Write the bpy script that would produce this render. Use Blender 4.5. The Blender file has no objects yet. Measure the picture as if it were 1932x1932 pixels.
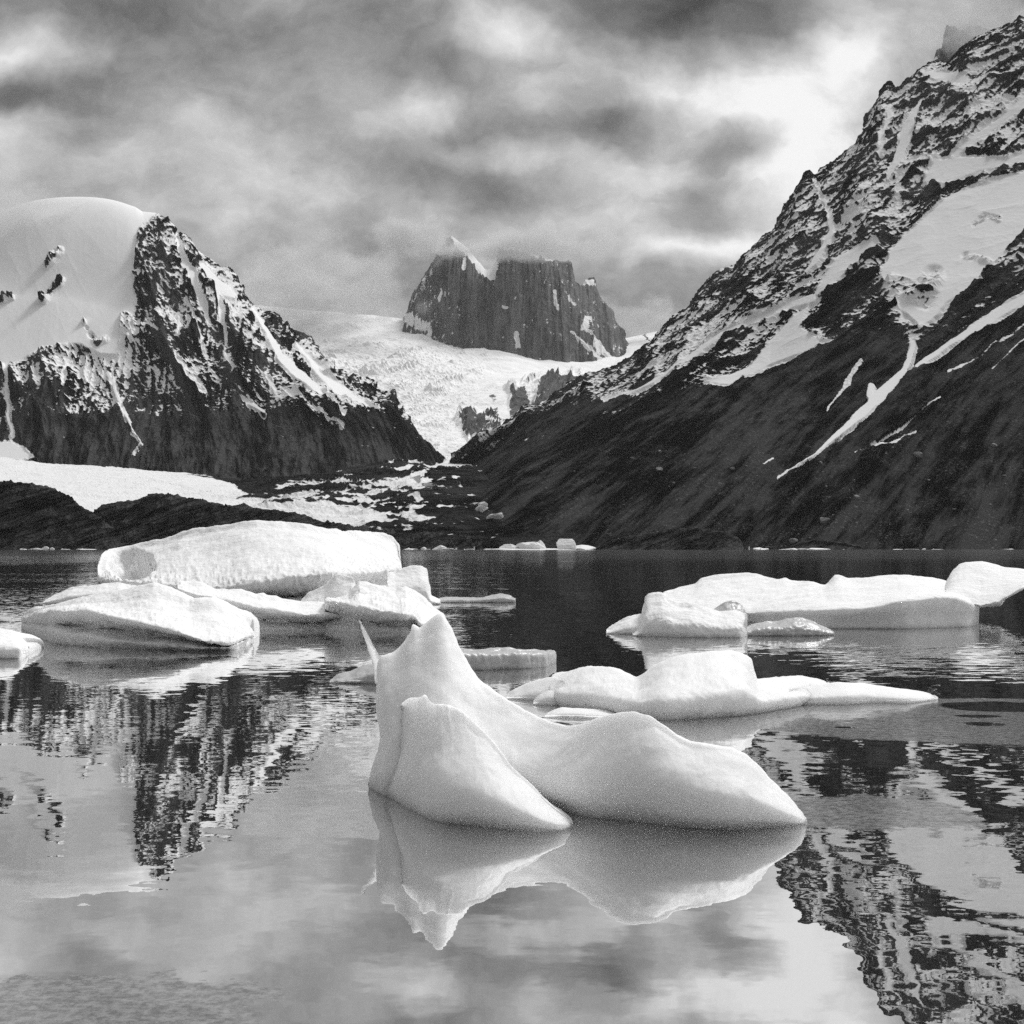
import bpy, math, random
import numpy as np
from mathutils import Vector
R = math.radians
random.seed(7)
scene = bpy.context.scene
COL = scene.collection

# ------------------------------------------------------------------ camera
F, CX, HZ, CAMH = 2766.0, 966.0, 1033.0, 2.0     # focal length and horizon row for a 1932 px wide frame
cam_d = bpy.data.cameras.new("camera"); cam = bpy.data.objects.new("camera", cam_d); COL.objects.link(cam)
cam.location = (0, 0, CAMH); cam.rotation_euler = (R(90), 0, 0)
cam_d.sensor_width = 36.0; cam_d.lens = 36.0 * F / 1932.0
cam_d.shift_y = (HZ - 966.0) / 1932.0
cam_d.clip_start = 0.1; cam_d.clip_end = 60000
scene.camera = cam

# ------------------------------------------------------------------ light
SUN_EL, SUN_AZ = 52.0, 38.0      # azimuth to the right of the view direction (+Y)
sd = bpy.data.lights.new("sun", 'SUN'); sun = bpy.data.objects.new("sun", sd); COL.objects.link(sun)
sd.energy = 2.3; sd.angle = R(12); sd.color = (1.0, 1.0, 1.0)
sdir = Vector((math.sin(R(SUN_AZ)) * math.cos(R(SUN_EL)), math.cos(R(SUN_AZ)) * math.cos(R(SUN_EL)), math.sin(R(SUN_EL))))
sun.rotation_euler = sdir.to_track_quat('Z', 'Y').to_euler()
scene.view_settings.view_transform = 'Standard'; scene.view_settings.look = 'None'
scene.view_settings.exposure = 0.0; scene.view_settings.gamma = 1.0
scene.cycles.max_bounces = 8; scene.cycles.volume_bounces = 1
scene.cycles.use_denoising = False

class NT:
    """small helper for building node trees"""
    def __init__(s, tree): s.t = tree; s.n = tree.nodes; s.l = tree.links
    def node(s, typ, **kw):
        n = s.n.new(typ)
        for k, v in kw.items(): setattr(n, k, v)
        return n
    def set(s, inp, v):
        if isinstance(v, bpy.types.NodeSocket): s.l.new(v, inp)
        elif v is not None: inp.default_value = v
    def math(s, op, a, b=None, c=None, clamp=False):
        n = s.node('ShaderNodeMath', operation=op, use_clamp=clamp)
        for i, v in enumerate((a, b, c)): s.set(n.inputs[i], v)
        return n.outputs[0]
    def vmath(s, op, a, b=None, scale=None):
        n = s.node('ShaderNodeVectorMath', operation=op)
        s.set(n.inputs[0], a)
        if b is not None: s.set(n.inputs[1], b)
        if scale is not None: s.set(n.inputs['Scale'], scale)
        return n.outputs['Value'] if op in ('LENGTH', 'DOT_PRODUCT') else n.outputs[0]
    def noise(s, vec, scale, detail=4, rough=0.5, out='Fac', dist=0.0, lac=2.0):
        n = s.node('ShaderNodeTexNoise')
        s.set(n.inputs['Vector'], vec); n.inputs['Scale'].default_value = scale
        n.inputs['Detail'].default_value = detail; n.inputs['Roughness'].default_value = rough
        n.inputs['Distortion'].default_value = dist; n.inputs['Lacunarity'].default_value = lac
        return n.outputs[out]
    def mapping(s, vec, loc=(0, 0, 0), rot=(0, 0, 0), scale=(1, 1, 1), typ='POINT'):
        n = s.node('ShaderNodeMapping', vector_type=typ)
        s.set(n.inputs['Vector'], vec)
        n.inputs['Location'].default_value = loc; n.inputs['Rotation'].default_value = rot; n.inputs['Scale'].default_value = scale
        return n.outputs[0]
    def ramp(s, v, lo, hi, a=0.0, b=1.0, smooth=True):
        n = s.node('ShaderNodeMapRange', interpolation_type='SMOOTHSTEP' if smooth else 'LINEAR')
        s.set(n.inputs['Value'], v)
        n.inputs['From Min'].default_value = lo; n.inputs['From Max'].default_value = hi
        n.inputs['To Min'].default_value = a; n.inputs['To Max'].default_value = b
        return n.outputs['Result']
    def mix(s, f, a, b):
        n = s.node('ShaderNodeMix', data_type='FLOAT')
        s.set(n.inputs['Factor'], f); s.set(n.inputs['A'], a); s.set(n.inputs['B'], b)
        return n.outputs['Result']
    def blob(s, vec, cx, cy, rx, ry, rot=0.0):
        m = s.node('ShaderNodeMapping', vector_type='TEXTURE')
        s.set(m.inputs['Vector'], vec)
        m.inputs['Location'].default_value = (cx, cy, 0); m.inputs['Rotation'].default_value = (0, 0, rot)
        m.inputs['Scale'].default_value = (rx, ry, 1)
        g = s.node('ShaderNodeTexGradient', gradient_type='SPHERICAL'); s.l.new(m.outputs[0], g.inputs[0])
        return g.outputs['Fac']
    def xyz(s, vec):
        n = s.node('ShaderNodeSeparateXYZ'); s.set(n.inputs[0], vec); return n.outputs
    def comb(s, x, y, z=0.0):
        n = s.node('ShaderNodeCombineXYZ')
        for i, v in enumerate((x, y, z)): s.set(n.inputs[i], v)
        return n.outputs[0]

# ------------------------------------------------------------------ sky (clouds over a physical sky)
world = bpy.data.worlds.new("World"); scene.world = world; world.use_nodes = True
wt = world.node_tree; wt.nodes.clear(); w = NT(wt)
bg = w.node('ShaderNodeBackground'); wo = w.node('ShaderNodeOutputWorld'); w.l.new(bg.outputs[0], wo.inputs[0])
sky = w.node('ShaderNodeTexSky', sky_type='NISHITA'); sky.sun_disc = False
sky.sun_elevation = R(SUN_EL); sky.sun_rotation = R(SUN_AZ)
bwn = w.node('ShaderNodeRGBToBW'); w.l.new(sky.outputs[0], bwn.inputs[0])
gen = w.node('ShaderNodeTexCoord').outputs['Generated']
d = w.xyz(gen)
yy = w.math('MAXIMUM', d[1], 0.08)
u = w.math('DIVIDE', d[0], yy); v = w.math('DIVIDE', w.math('ABSOLUTE', d[2]), yy)
uv = w.comb(u, v)
wp = w.vmath('SUBTRACT', w.noise(uv, 6.0, 5, 0.6, 'Color'), (0.5, 0.5, 0.5))
uvw = w.vmath('ADD', uv, w.vmath('SCALE', wp, scale=0.085))
SB = [  # cloud masses: centre x, y, radii, tilt, amount (direction given as frame columns / rows of the view)
 (200,0,460,170,0,-.34),(430,140,320,170,0,-.11),(1330,0,380,150,0,-.50),(700,60,260,110,0,-.12),(960,30,200,90,0,.02),(860,130,170,75,0,-.20),(1110,140,260,60,-.1,-.14),
 (1130,225,210,80,.05,-.40),(940,240,190,60,0,-.16),(900,330,300,100,.1,-.20),(1355,290,130,75,-.5,-.38),(150,170,260,90,0,-.20),(20,190,90,60,0,-.2),
 (160,265,90,42,-.2,-.22),(700,530,260,150,0,-.16),(1310,395,130,75,0,-.26),(1190,560,330,140,0,-.14),(1880,60,230,200,0,-.18),
 (640,250,220,130,0,-.05),(10,95,210,70,0,.30),(930,80,130,75,0,.30),(800,200,170,60,-.3,.24),(1035,195,110,70,.3,.30),(930,280,200,40,0,.20),
 (1600,70,110,120,.6,.24),(1400,130,330,120,0,.28),(1250,330,330,110,0,.16),(1290,200,220,80,0,.10),(1180,320,170,60,0,.14),(1480,230,330,120,0,.24),
 (1500,380,300,200,.5,.26),(1300,470,220,50,0,.34),(1180,430,220,60,0,.12),(1150,400,200,50,0,.10),(60,290,300,80,0,.14),(450,420,600,170,0,.06),(620,360,300,60,0,.05),
 (200,400,320,120,0,.06)]
acc = w.math('MULTIPLY_ADD', w.math('SUBTRACT', w.noise(w.mapping(uvw, scale=(1, 1.5, 1)), 6.0, 8, 0.60), 0.5), 0.80, 0.68)
acc = w.math('ADD', acc, w.math('MULTIPLY', w.math('SUBTRACT', w.noise(w.mapping(uvw, (3, 1, 0), scale=(1, 1.2, 1)), 19.0, 7, 0.62), 0.5), 0.40))
for (bx, by, rx, ry, rot, am) in SB:
    b = w.blob(uvw, (bx - CX) / F, (HZ - by) / F, rx / F, ry / F, -rot)
    b = w.math('SMOOTH_MIN', b, 0.85, 0.3)
    acc = w.math('MULTIPLY_ADD', b, am, acc)
front = w.math('POWER', w.math('MAXIMUM', acc, 0.2), 2.2)
front = w.math('SMOOTH_MIN', front, 0.97, 0.15)
# the rest of the dome: brighter towards the zenith and the sun, darker behind the camera
dn = w.noise(gen, 2.5, 5, 0.55)
sunny = w.math('MAXIMUM', w.vmath('DOT_PRODUCT', gen, tuple(sdir)), 0.0)
dome = w.math('MULTIPLY', w.math('ADD', 0.17, w.math('MULTIPLY', w.math('POWER', sunny, 1.6), 1.1)), w.math('ADD', 0.5, dn))
fm = w.math('MULTIPLY', w.ramp(d[1], 0.15, 0.6), w.ramp(v, 0.40, 0.75, 1.0, 0.0))
cl = w.mix(fm, dome, front)
cl10 = w.math('MULTIPLY', cl, 10.0)
fin = w.mix(0.04, cl10, bwn.outputs[0])
w.l.new(fin, bg.inputs['Color']); bg.inputs['Strength'].default_value = 0.1

# ------------------------------------------------------------------ numpy helpers
_rng = np.random.RandomState(3)
_perm = _rng.permutation(256); _perm = np.concatenate([_perm, _perm, _perm])
_g = _rng.normal(size=(256, 3)); _g /= np.linalg.norm(_g, axis=1)[:, None]
def perlin(x, y, z):
    xi = np.floor(x).astype(int); yi = np.floor(y).astype(int); zi = np.floor(z).astype(int)
    xf, yf, zf = x - xi, y - yi, z - zi
    fu, fv, fw = [t * t * t * (t * (t * 6 - 15) + 10) for t in (xf, yf, zf)]
    xi &= 255; yi &= 255; zi &= 255
    out = 0
    for i in (0, 1):
        for j in (0, 1):
            for k in (0, 1):
                g = _g[_perm[_perm[_perm[xi + i] + yi + j] + zi + k]]
                dt = g[..., 0] * (xf - i) + g[..., 1] * (yf - j) + g[..., 2] * (zf - k)
                out = out + dt * (fu if i else 1 - fu) * (fv if j else 1 - fv) * (fw if k else 1 - fw)
    return out * 1.5
def fbm(p, scale, octv=5, gain=0.5, ridged=False, off=0.0):
    x, y, z = p[..., 0] / scale + off, p[..., 1] / scale + off * 1.3, p[..., 2] / scale - off
    a, s, tot, w_ = 1.0, 0.0, 0.0, 1.0
    for o in range(octv):
        n = perlin(x, y, z)
        if ridged:
            n = (1 - np.abs(n) * 2.0); n = n * np.abs(n) * w_; w_ = np.clip(n * 1.6, 0.1, 1)
        s = s + a * n; tot += a; a *= gain
        x = x * 2.03 + 11.3; y = y * 2.03 + 5.7; z = z * 2.03 + 3.1
    return s / tot
def ax_noise(B, ang, L1, L2, L3=None, octv=4, ridged=True, off=0.0, gain=.5):
    c, s_ = math.cos(ang), math.sin(ang)
    a = B[..., 0] * c + B[..., 2] * s_; b = -B[..., 0] * s_ + B[..., 2] * c
    return fbm(np.stack([a / L1, b / L2, B[..., 1] / (L3 or L1 * 3)], -1), 1.0, octv, gain, ridged, off)

def sstep(a, b, x):
    t = np.clip((x - a) / (b - a), 0, 1); return t * t * (3 - 2 * t)
def world_pt(px, py, Y):
    return np.stack([(px - CX) / F * Y, Y + 0 * px, CAMH + (HZ - py) / F * Y], -1)
def to_px(P):
    return CX + P[..., 0] / P[..., 1] * F, HZ - (P[..., 2] - CAMH) / P[..., 1] * F
def catmull(rows, sub):
    """rows: K arrays (N,3) -> (M,N,3) smooth through the rows; sub: subdivisions per span"""
    K = len(rows); out = []
    for k in range(K - 1):
        p0 = rows[max(k - 1, 0)]; p1 = rows[k]; p2 = rows[k + 1]; p3 = rows[min(k + 2, K - 1)]
        n = sub[k] if isinstance(sub, (list, tuple)) else sub
        for i in range(n):
            t = i / n
            m1 = (p2 - p0) * 0.5 * 0.8; m2 = (p3 - p1) * 0.5 * 0.8
            h = (2*t**3-3*t**2+1)*p1 + (t**3-2*t**2+t)*m1 + (-2*t**3+3*t**2)*p2 + (t**3-t**2)*m2
            out.append(h)
    out.append(rows[-1])
    return np.array(out)
def grid_normals(P):
    du = np.gradient(P, axis=1); dv = np.gradient(P, axis=0)
    n = np.cross(du, dv); l = np.linalg.norm(n, axis=-1, keepdims=True); n = n / np.maximum(l, 1e-9)
    return n
def smooth1(a, k):
    if k < 1: return a
    ker = np.hanning(2 * k + 3)[1:-1]; ker /= ker.sum()
    pad = np.concatenate([np.full(k, a[0]), a, np.full(k, a[-1])])
    return np.convolve(pad, ker, 'valid')
def grid_faces(M, N, off=0):
    idx = (np.arange(M * N).reshape(M, N) + off)
    return np.stack([idx[:-1, :-1], idx[1:, :-1], idx[1:, 1:], idx[:-1, 1:]], -1).reshape(-1, 4)
def mesh_from(name, verts, faces, smooth=True, attrs=None):
    me = bpy.data.meshes.new(name)
    me.vertices.add(len(verts)); me.vertices.foreach_set('co', verts.astype(np.float32).ravel())
    me.loops.add(faces.size); me.loops.foreach_set('vertex_index', faces.astype(np.int32).ravel())
    me.polygons.add(len(faces)); me.polygons.foreach_set('loop_start', (np.arange(len(faces)) * faces.shape[1]).astype(np.int32))
    me.update(calc_edges=True)
    me.polygons.foreach_set('use_smooth', np.full(len(faces), smooth))
    for k, v in (attrs or {}).items():
        a = me.attributes.new(k, 'FLOAT', 'POINT'); a.data.foreach_set('value', v.astype(np.float32).ravel())
    me.validate(); return me
def link(name, me, mat, label=None, cat=None, group=None, kind=None, parent=None):
    o = bpy.data.objects.new(name, me); COL.objects.link(o)
    if mat and not me.materials: me.materials.append(mat)
    if label: o['label'] = label
    if cat: o['category'] = cat
    if group: o['group'] = group
    if kind: o['kind'] = kind
    if parent: o.parent = parent
    return o

# ------------------------------------------------------------------ materials
def base_mat(name):
    m = bpy.data.materials.new(name); m.use_nodes = True
    nt = NT(m.node_tree); nt.n.clear()
    out = nt.node('ShaderNodeOutputMaterial'); p = nt.node('ShaderNodeBsdfPrincipled'); nt.l.new(p.outputs[0], out.inputs[0])
    return m, nt, p, out
def grey(nt, p, val):
    nt.l.new(val, p.inputs['Base Color'])

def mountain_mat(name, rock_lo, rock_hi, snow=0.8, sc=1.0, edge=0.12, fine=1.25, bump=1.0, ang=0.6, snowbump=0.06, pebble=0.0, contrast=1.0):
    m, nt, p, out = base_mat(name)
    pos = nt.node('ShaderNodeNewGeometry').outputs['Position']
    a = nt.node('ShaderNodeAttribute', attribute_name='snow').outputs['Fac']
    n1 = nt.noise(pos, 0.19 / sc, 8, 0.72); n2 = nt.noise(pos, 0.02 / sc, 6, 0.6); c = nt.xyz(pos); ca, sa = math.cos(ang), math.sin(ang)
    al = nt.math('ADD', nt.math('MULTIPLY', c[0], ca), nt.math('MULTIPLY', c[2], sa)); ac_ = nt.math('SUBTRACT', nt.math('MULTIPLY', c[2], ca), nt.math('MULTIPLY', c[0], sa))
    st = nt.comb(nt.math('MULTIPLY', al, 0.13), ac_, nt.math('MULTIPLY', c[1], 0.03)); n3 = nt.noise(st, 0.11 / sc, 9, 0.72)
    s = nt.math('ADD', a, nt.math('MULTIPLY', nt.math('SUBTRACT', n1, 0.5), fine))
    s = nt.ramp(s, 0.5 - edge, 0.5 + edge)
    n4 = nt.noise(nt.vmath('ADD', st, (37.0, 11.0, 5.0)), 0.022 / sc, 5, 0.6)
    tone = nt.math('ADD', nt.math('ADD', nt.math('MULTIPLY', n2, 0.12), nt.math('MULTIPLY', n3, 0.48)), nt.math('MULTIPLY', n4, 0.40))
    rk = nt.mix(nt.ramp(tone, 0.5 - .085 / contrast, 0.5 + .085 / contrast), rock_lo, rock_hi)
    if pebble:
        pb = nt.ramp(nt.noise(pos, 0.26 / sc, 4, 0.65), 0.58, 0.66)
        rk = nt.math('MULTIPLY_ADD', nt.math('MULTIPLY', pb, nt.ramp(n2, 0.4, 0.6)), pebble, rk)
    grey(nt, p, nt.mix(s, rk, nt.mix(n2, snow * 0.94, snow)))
    nt.set(p.inputs['Roughness'], 0.95); nt.set(p.inputs['Specular IOR Level'], 0.0)
    b = nt.node('ShaderNodeBump'); nt.set(b.inputs['Height'], n1); nt.set(b.inputs['Strength'], nt.mix(s, 0.8 * bump, snowbump * bump)); b.inputs['Distance'].default_value = 3.0 * sc
    nt.l.new(b.outputs[0], p.inputs['Normal'])
    return m
M_left = mountain_mat('rock_and_snow', 0.007, 0.070, 0.90, ang=-1.1, pebble=0.03, contrast=1.4)
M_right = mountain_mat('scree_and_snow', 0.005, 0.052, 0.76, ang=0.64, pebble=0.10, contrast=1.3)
M_peak = mountain_mat('granite_and_snow', 0.075, 0.19, 0.8, sc=1.6, ang=1.57, fine=0.6)
M_glac = mountain_mat('glacier_ice', 0.10, 0.18, 0.9, sc=1.2, bump=1.2, snowbump=0.2)
M_debris = mountain_mat('debris_and_ice', 0.006, 0.04, 0.82, sc=0.5, ang=0.05, snowbump=0.9, pebble=0.04, fine=0.45)
M_shore = mountain_mat('dark_shore_rock', 0.006, 0.08, 0.5, sc=0.2, bump=1.3, ang=0.4)

def ice_mat(name, val=0.86, sss=0.55, radius=0.25, rough=0.45, bumpd=0.01, sc=14.0, spec=0.3):
    m, nt, p, out = base_mat(name)
    pos = nt.node('ShaderNodeTexCoord').outputs['Object']
    n1 = nt.noise(pos, sc, 6, 0.6); n2 = nt.noise(pos, 1.7, 5, 0.6)
    grey(nt, p, nt.mix(nt.ramp(n2, 0.3, 0.7), val * 0.93, val))
    nt.set(p.inputs['Roughness'], rough); nt.set(p.inputs['Specular IOR Level'], spec)
    nt.set(p.inputs['Subsurface Weight'], sss); p.inputs['Subsurface Radius'].default_value = (1, 1, 1); nt.set(p.inputs['Subsurface Scale'], radius)
    b = nt.node('ShaderNodeBump'); nt.set(b.inputs['Height'], nt.math('ADD', n1, nt.math('MULTIPLY', n2, 2.0))); nt.set(b.inputs['Strength'], 0.7); b.inputs['Distance'].default_value = bumpd
    nt.l.new(b.outputs[0], p.inputs['Normal'])
    return m
M_ice = ice_mat('smooth_melting_ice', 0.86, 0.7, 0.35, 0.55, 0.012, 16.0, 0.15)
M_snowice = ice_mat('granular_ice', 0.88, 0.3, 0.15, 0.7, 0.07, 6.0, 0.12)
M_clear = ice_mat('clear_ice', 0.5, 0.5, 0.2, 0.3, 0.03, 7.0)
M_farice = ice_mat('far_ice', 0.8, 0.0, 0.2, 0.6, 0.3, 0.8)

# ------------------------------------------------------------------ terrain
def paint(px, py, P, strokes):
    """blend snow amount along strokes / polygons given on the mountain face"""
    for st in strokes:
        kind, pts, r, val, soft = st
        if kind == 's':
            best = np.full(px.shape, 1e9)
            rr = r if isinstance(r, (list, tuple)) else [r] * len(pts)
            for (a, b, ra, rb) in zip(pts[:-1], pts[1:], rr[:-1], rr[1:]):
                dx, dy = b[0] - a[0], b[1] - a[1]
                t = np.clip(((px - a[0]) * dx + (py - a[1]) * dy) / (dx * dx + dy * dy + 1e-9), 0, 1)
                dd = np.hypot(px - a[0] - t * dx, py - a[1] - t * dy) - (ra + (rb - ra) * t)
                best = np.minimum(best, dd)
            wgt = 1 - sstep(-soft, soft, best)
        else:
            n = len(pts); ins = np.zeros(px.shape, bool); best = np.full(px.shape, 1e9)
            for i in range(n):
                a, b = pts[i], pts[(i + 1) % n]
                dx, dy = b[0] - a[0], b[1] - a[1]
                t = np.clip(((px - a[0]) * dx + (py - a[1]) * dy) / (dx * dx + dy * dy + 1e-9), 0, 1)
                best = np.minimum(best, np.hypot(px - a[0] - t * dx, py - a[1] - t * dy))
                c = ((a[1] > py) != (b[1] > py)) & (px < (b[0] - a[0]) * (py - a[1]) / ((b[1] - a[1]) if b[1] != a[1] else 1e-9) + a[0])
                ins ^= c
            wgt = sstep(-soft, soft, np.where(ins, best, -best))
        P = P * (1 - wgt) + val * wgt
    return P

def terrain(name, mat, rows, N, sub, disp, prop, snow_amp=0.25, warp=10.0, slope=(0.55, 0.6), jag=0.0, smooth=False, sang=0.7, smooth_to=-999, **tags):
    """rows: lists of (match, px, py, Y) from the back foot over the ridge to the front foot"""
    m0, m1 = rows[1][0][0], rows[1][-1][0]
    ms = np.linspace(m0, m1, N)
    R_ = []
    for r in rows:
        a = np.array(r, float)
        px = np.interp(ms, a[:, 0], a[:, 1]); py = np.interp(ms, a[:, 0], a[:, 2]); Y = np.interp(ms, a[:, 0], a[:, 3])
        if smooth_to > -999:
            ps = smooth1(py, 22); k_ = sstep(smooth_to, smooth_to - 25, ms); py = py * (1 - k_) + ps * k_
        R_.append(world_pt(px, py, Y))
    rk_ = min(18, N // 12); full = R_[1]; R_[1] = np.stack([smooth1(full[:, i], rk_) for i in range(3)], -1)
    B = catmull(R_, sub)
    Mr = B.shape[0]
    ridge_i = sub[0] if isinstance(sub, (list, tuple)) else sub
    B = B + (full - R_[1])[None] * np.exp(-(np.abs(np.arange(Mr) - ridge_i) / 26.0) ** 1.5)[:, None, None]
    px, py = to_px(B)
    n = grid_normals(B)
    if n[Mr // 2, N // 2, 1] > 0: n = -n
    wx = fbm(B, 90.0, 4, 0.6, off=3.1) * warp * 2; wy = fbm(B, 90.0, 4, 0.6, off=9.7) * warp * 2
    Pm = prop(px + wx, py + wy)
    soft = sstep(0.35, 0.9, Pm)
    D = disp(B, px, py)
    rowi = np.arange(Mr)[:, None]
    D = (D - D.mean()) * (1 - (1 - snow_amp) * soft)
    edge = sstep(0, 14, np.abs(rowi - ridge_i)) * 0.75 + 0.25
    Dn = D * edge
    V = B + n * Dn[..., None]
    if jag:
        jg = fbm(np.stack([B[..., 0], 0 * B[..., 0], 0 * B[..., 0]], -1), 28.0, 5, 0.6, True)
        V[..., 2] += jag * (jg - 0.3) * np.exp(-np.abs(rowi - ridge_i) / 8.0) * (1 - soft)
    nn = grid_normals(V)
    if nn[Mr // 2, N // 2, 2] < 0: nn = -nn
    up = nn[..., 2]
    # snow lies where the ground is locally flatter and where it is sheltered
    fine = fbm(V, 12.0, 4, 0.6, off=5.0) * 0.6 + ax_noise(V, sang, 85, 11, 60, octv=5, ridged=False, off=6.0, gain=.6) * 1.3
    lap = D - 0.25 * (np.roll(D, 3, 0) + np.roll(D, -3, 0) + np.roll(D, 3, 1) + np.roll(D, -3, 1))
    lap = np.clip(lap / (np.std(lap) + 1e-6), -2, 2)
    q = (up - n[..., 2]) * 0.75 - lap * 0.10 + fine * 0.45 + fbm(V, 110.0, 3, 0.5, off=2.2) * 0.55 + Pm
    sn = np.clip(0.5 + q * 1.6, 0, 1)
    me = mesh_from(name, V.reshape(-1, 3), grid_faces(Mr, N), smooth, {'snow': sn})
    o = link(name, me, mat, **tags)
    return o, V

S = lambda pts, r, v=1.0, soft=3.0: ('s', pts, r, v, soft)
G = lambda pts, v=1.0, soft=5.0: ('p', pts, 0, v, soft)
# left mountain: snow dome and rock pyramid
ridgeA = [(-90,455),(-40,425),(0,400),(40,385),(80,375),(130,371),(180,372),(215,377),(255,390),(268,399),(300,402),(310,412),(322,432),(333,443),(350,440),(362,452),(375,472),(395,485),
 (420,505),(435,520),(447,545),(460,562),(475,580),(495,592),(520,610),(545,620),(570,640),(590,660),(605,675),(625,690),(650,697),(680,712),(705,722),(722,745),(745,758),(760,775),(780,800),(800,830),(832,862),(845,876)]
rA = [[(x, x, y + 160, 5200 - x * .8) for x, y in ridgeA],
      [(x, x, y, 4300 - x * 0.55) for x, y in ridgeA],
      [(-90,-90,560,3850),(100,110,560,3750),(300,330,610,3600),(450,500,690,3480),(600,630,760,3480),(750,750,815,3600),(845,838,872,3720)],
      [(-90,-90,720,3500),(100,110,720,3420),(300,355,770,3300),(450,535,800,3300),(600,660,830,3380),(750,765,850,3520),(845,838,878,3650)],
      [(-90,-90,910,3050),(100,120,920,2950),(300,400,930,2850),(450,590,930,2850),(600,700,920,3000),(750,785,900,3300),(845,842,890,3500)]]
def dispA(B, px, py):
    g = ax_noise(B, -1.0, 420, 95, octv=5) * 42
    g2 = ax_noise(B, -0.75, 120, 26, octv=4, off=4) * 7
    low = 1 - 0.35 * sstep(770, 850, py); g = g + ax_noise(B, -1.35, 200, 22, octv=4, off=8) * 9
    return (g + g2 + fbm(B, 130, 7, 0.5, True, 2.0) * 15 + fbm(B, 18, 4, 0.6, True, 7.0) * 3.5) * low
def propA(px, py):
    P = 0.06 - 0.55 * sstep(690, 880, py + (px - 300) * -0.02) - 0.12 * sstep(760, 800, py) 
    P = P - 0.06 * sstep(280, 330, px) * (1 - sstep(480, 560, px))
    P = paint(px, py, P, [
     G([(-120,300),(255,360),(285,398),(300,406),(268,420),(262,430),(258,470),(250,520),(256,580),(250,640),(238,668),(190,668),(150,650),(110,650),(60,668),(20,690),(-120,690)], 1.0, 6),
     S([(112,474),(100,488),(88,502)], 6, -.12, 9), S([(112,532),(98,548),(82,566)], 6, -.2, 8), S([(25,560),(2,568)], 3, -.1, 4),
     S([(158,605),(164,618)], 2.5, 0.15, 5), S([(170,632),(180,650),(200,640)], 5, 0.25, 9), S([(330,445),(340,480),(362,522),(380,565),(395,612)], [5,8,9,6,3], .9),
     S([(383,500),(406,538),(418,596),(425,640)], [7,9,5,3], .9), S([(395,512),(425,545),(440,556)], [5,12,8], .8, 4), S([(352,560),(372,615),(385,660)], 3.5, .6),
     S([(479,584),(510,634),(529,672),(567,707),(598,735),(648,782)], [4,6,8,10,6,4], .9), S([(425,665),(440,690),(456,711)], 4, .8), S([(560,650),(600,700),(640,735),(700,778)], [3,6,12,10], .9, 4),
     S([(203,703),(226,760),(253,812)], [5,4,3], .9), S([(253,812),(262,826),(250,850)], 3, .7), S([(123,684),(122,732)], 3.5, .7), S([(160,665),(158,710)], 3, .7),
     S([(14,690),(11,740),(15,787),(23,822)], 5, .9), S([(345,692),(383,735)], 7, .5), S([(441,742),(480,768),(500,778)], 5, .8), S([(498,700),(520,740)], 4, .7), S([(540,742),(600,775),(645,800)], 5, .5, 5),
     S([(240,600),(235,690)], 12, .35, 8), S([(335,590),(340,640)], 4, .6),
     G([(-120,835),(20,830),(45,845),(65,866),(-120,900)], .9, 5)])
    return P
# crags and scree of the lower right part of the left mountain are plain rock
mtA, VA = terrain('snow_mountain', M_left, rA, 640, [30, 150, 140, 150], dispA, propA, warp=3.5, jag=7, sang=-1.0, smooth_to=262, snow_amp=0.02,
    label='dark rock pyramid with a smooth snow dome on its left shoulder', cat='mountain', kind='structure')

# right mountain
ridgeF = [(848,872),(890,850),(940,820),(1000,785),(1040,762),(1080,728),(1110,720),(1150,712),(1170,700),(1200,680),(1240,655),(1255,640),(1265,628),(1290,600),(1320,565),(1340,540),(1360,520),(1395,505),(1420,470),(1440,450),(1462,440),(1470,415),(1490,400),(1508,350),(1516,338),(1526,326),(1534,340),(1541,344),(1545,335),(1560,322),(1580,310),(1600,290),(1625,260),(1637,240),(1645,215),(1660,180),(1672,162),(1680,157),(1690,166),(1700,166),(1715,150),(1735,135),(1755,122),(1803,122),(1808,100),(1820,88),(1850,70),(1880,55),(1932,38),(2000,20),(2100,-20),(2200,-40)]
rF = [[(x, x, y + 200, 5200) for x, y in ridgeF],
      [(x, x, y, 3700 + 200 * math.sin(x / 200.0)) for x, y in ridgeF],
      [(848,855,890,3450),(1000,985,812,3300),(1150,1140,745,3100),(1300,1280,660,2950),(1500,1470,520,2850),(1700,1650,400,2800),(2200,2150,260,2700)],
      [(848,880,915,3000),(1000,985,850,2850),(1150,1130,780,2600),(1300,1260,745,2420),(1500,1450,715,2350),(1700,1640,650,2250),(1900,1850,600,2200),(2200,2150,520,2150)],
      [(848,900,960,2100),(1000,985,915,2000),(1150,1120,880,1900),(1300,1250,860,1850),(1500,1440,850,1800),(1700,1640,835,1780),(2200,2150,800,1750)],
      [(848,905,1048,1440),(1000,990,1044,1430),(1150,1120,1040,1420),(1300,1250,1040,1410),(1500,1440,1040,1410),(2200,2150,1040,1400)]]
Lsn = [(840,872),(1000,796),(1080,752),(1150,764),(1234,740),(1330,732),(1400,712),(1480,690),(1540,665),(1600,640),(1660,640),(1720,655),(1780,632),(1830,600),(1932,550),(2200,420)]
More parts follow.
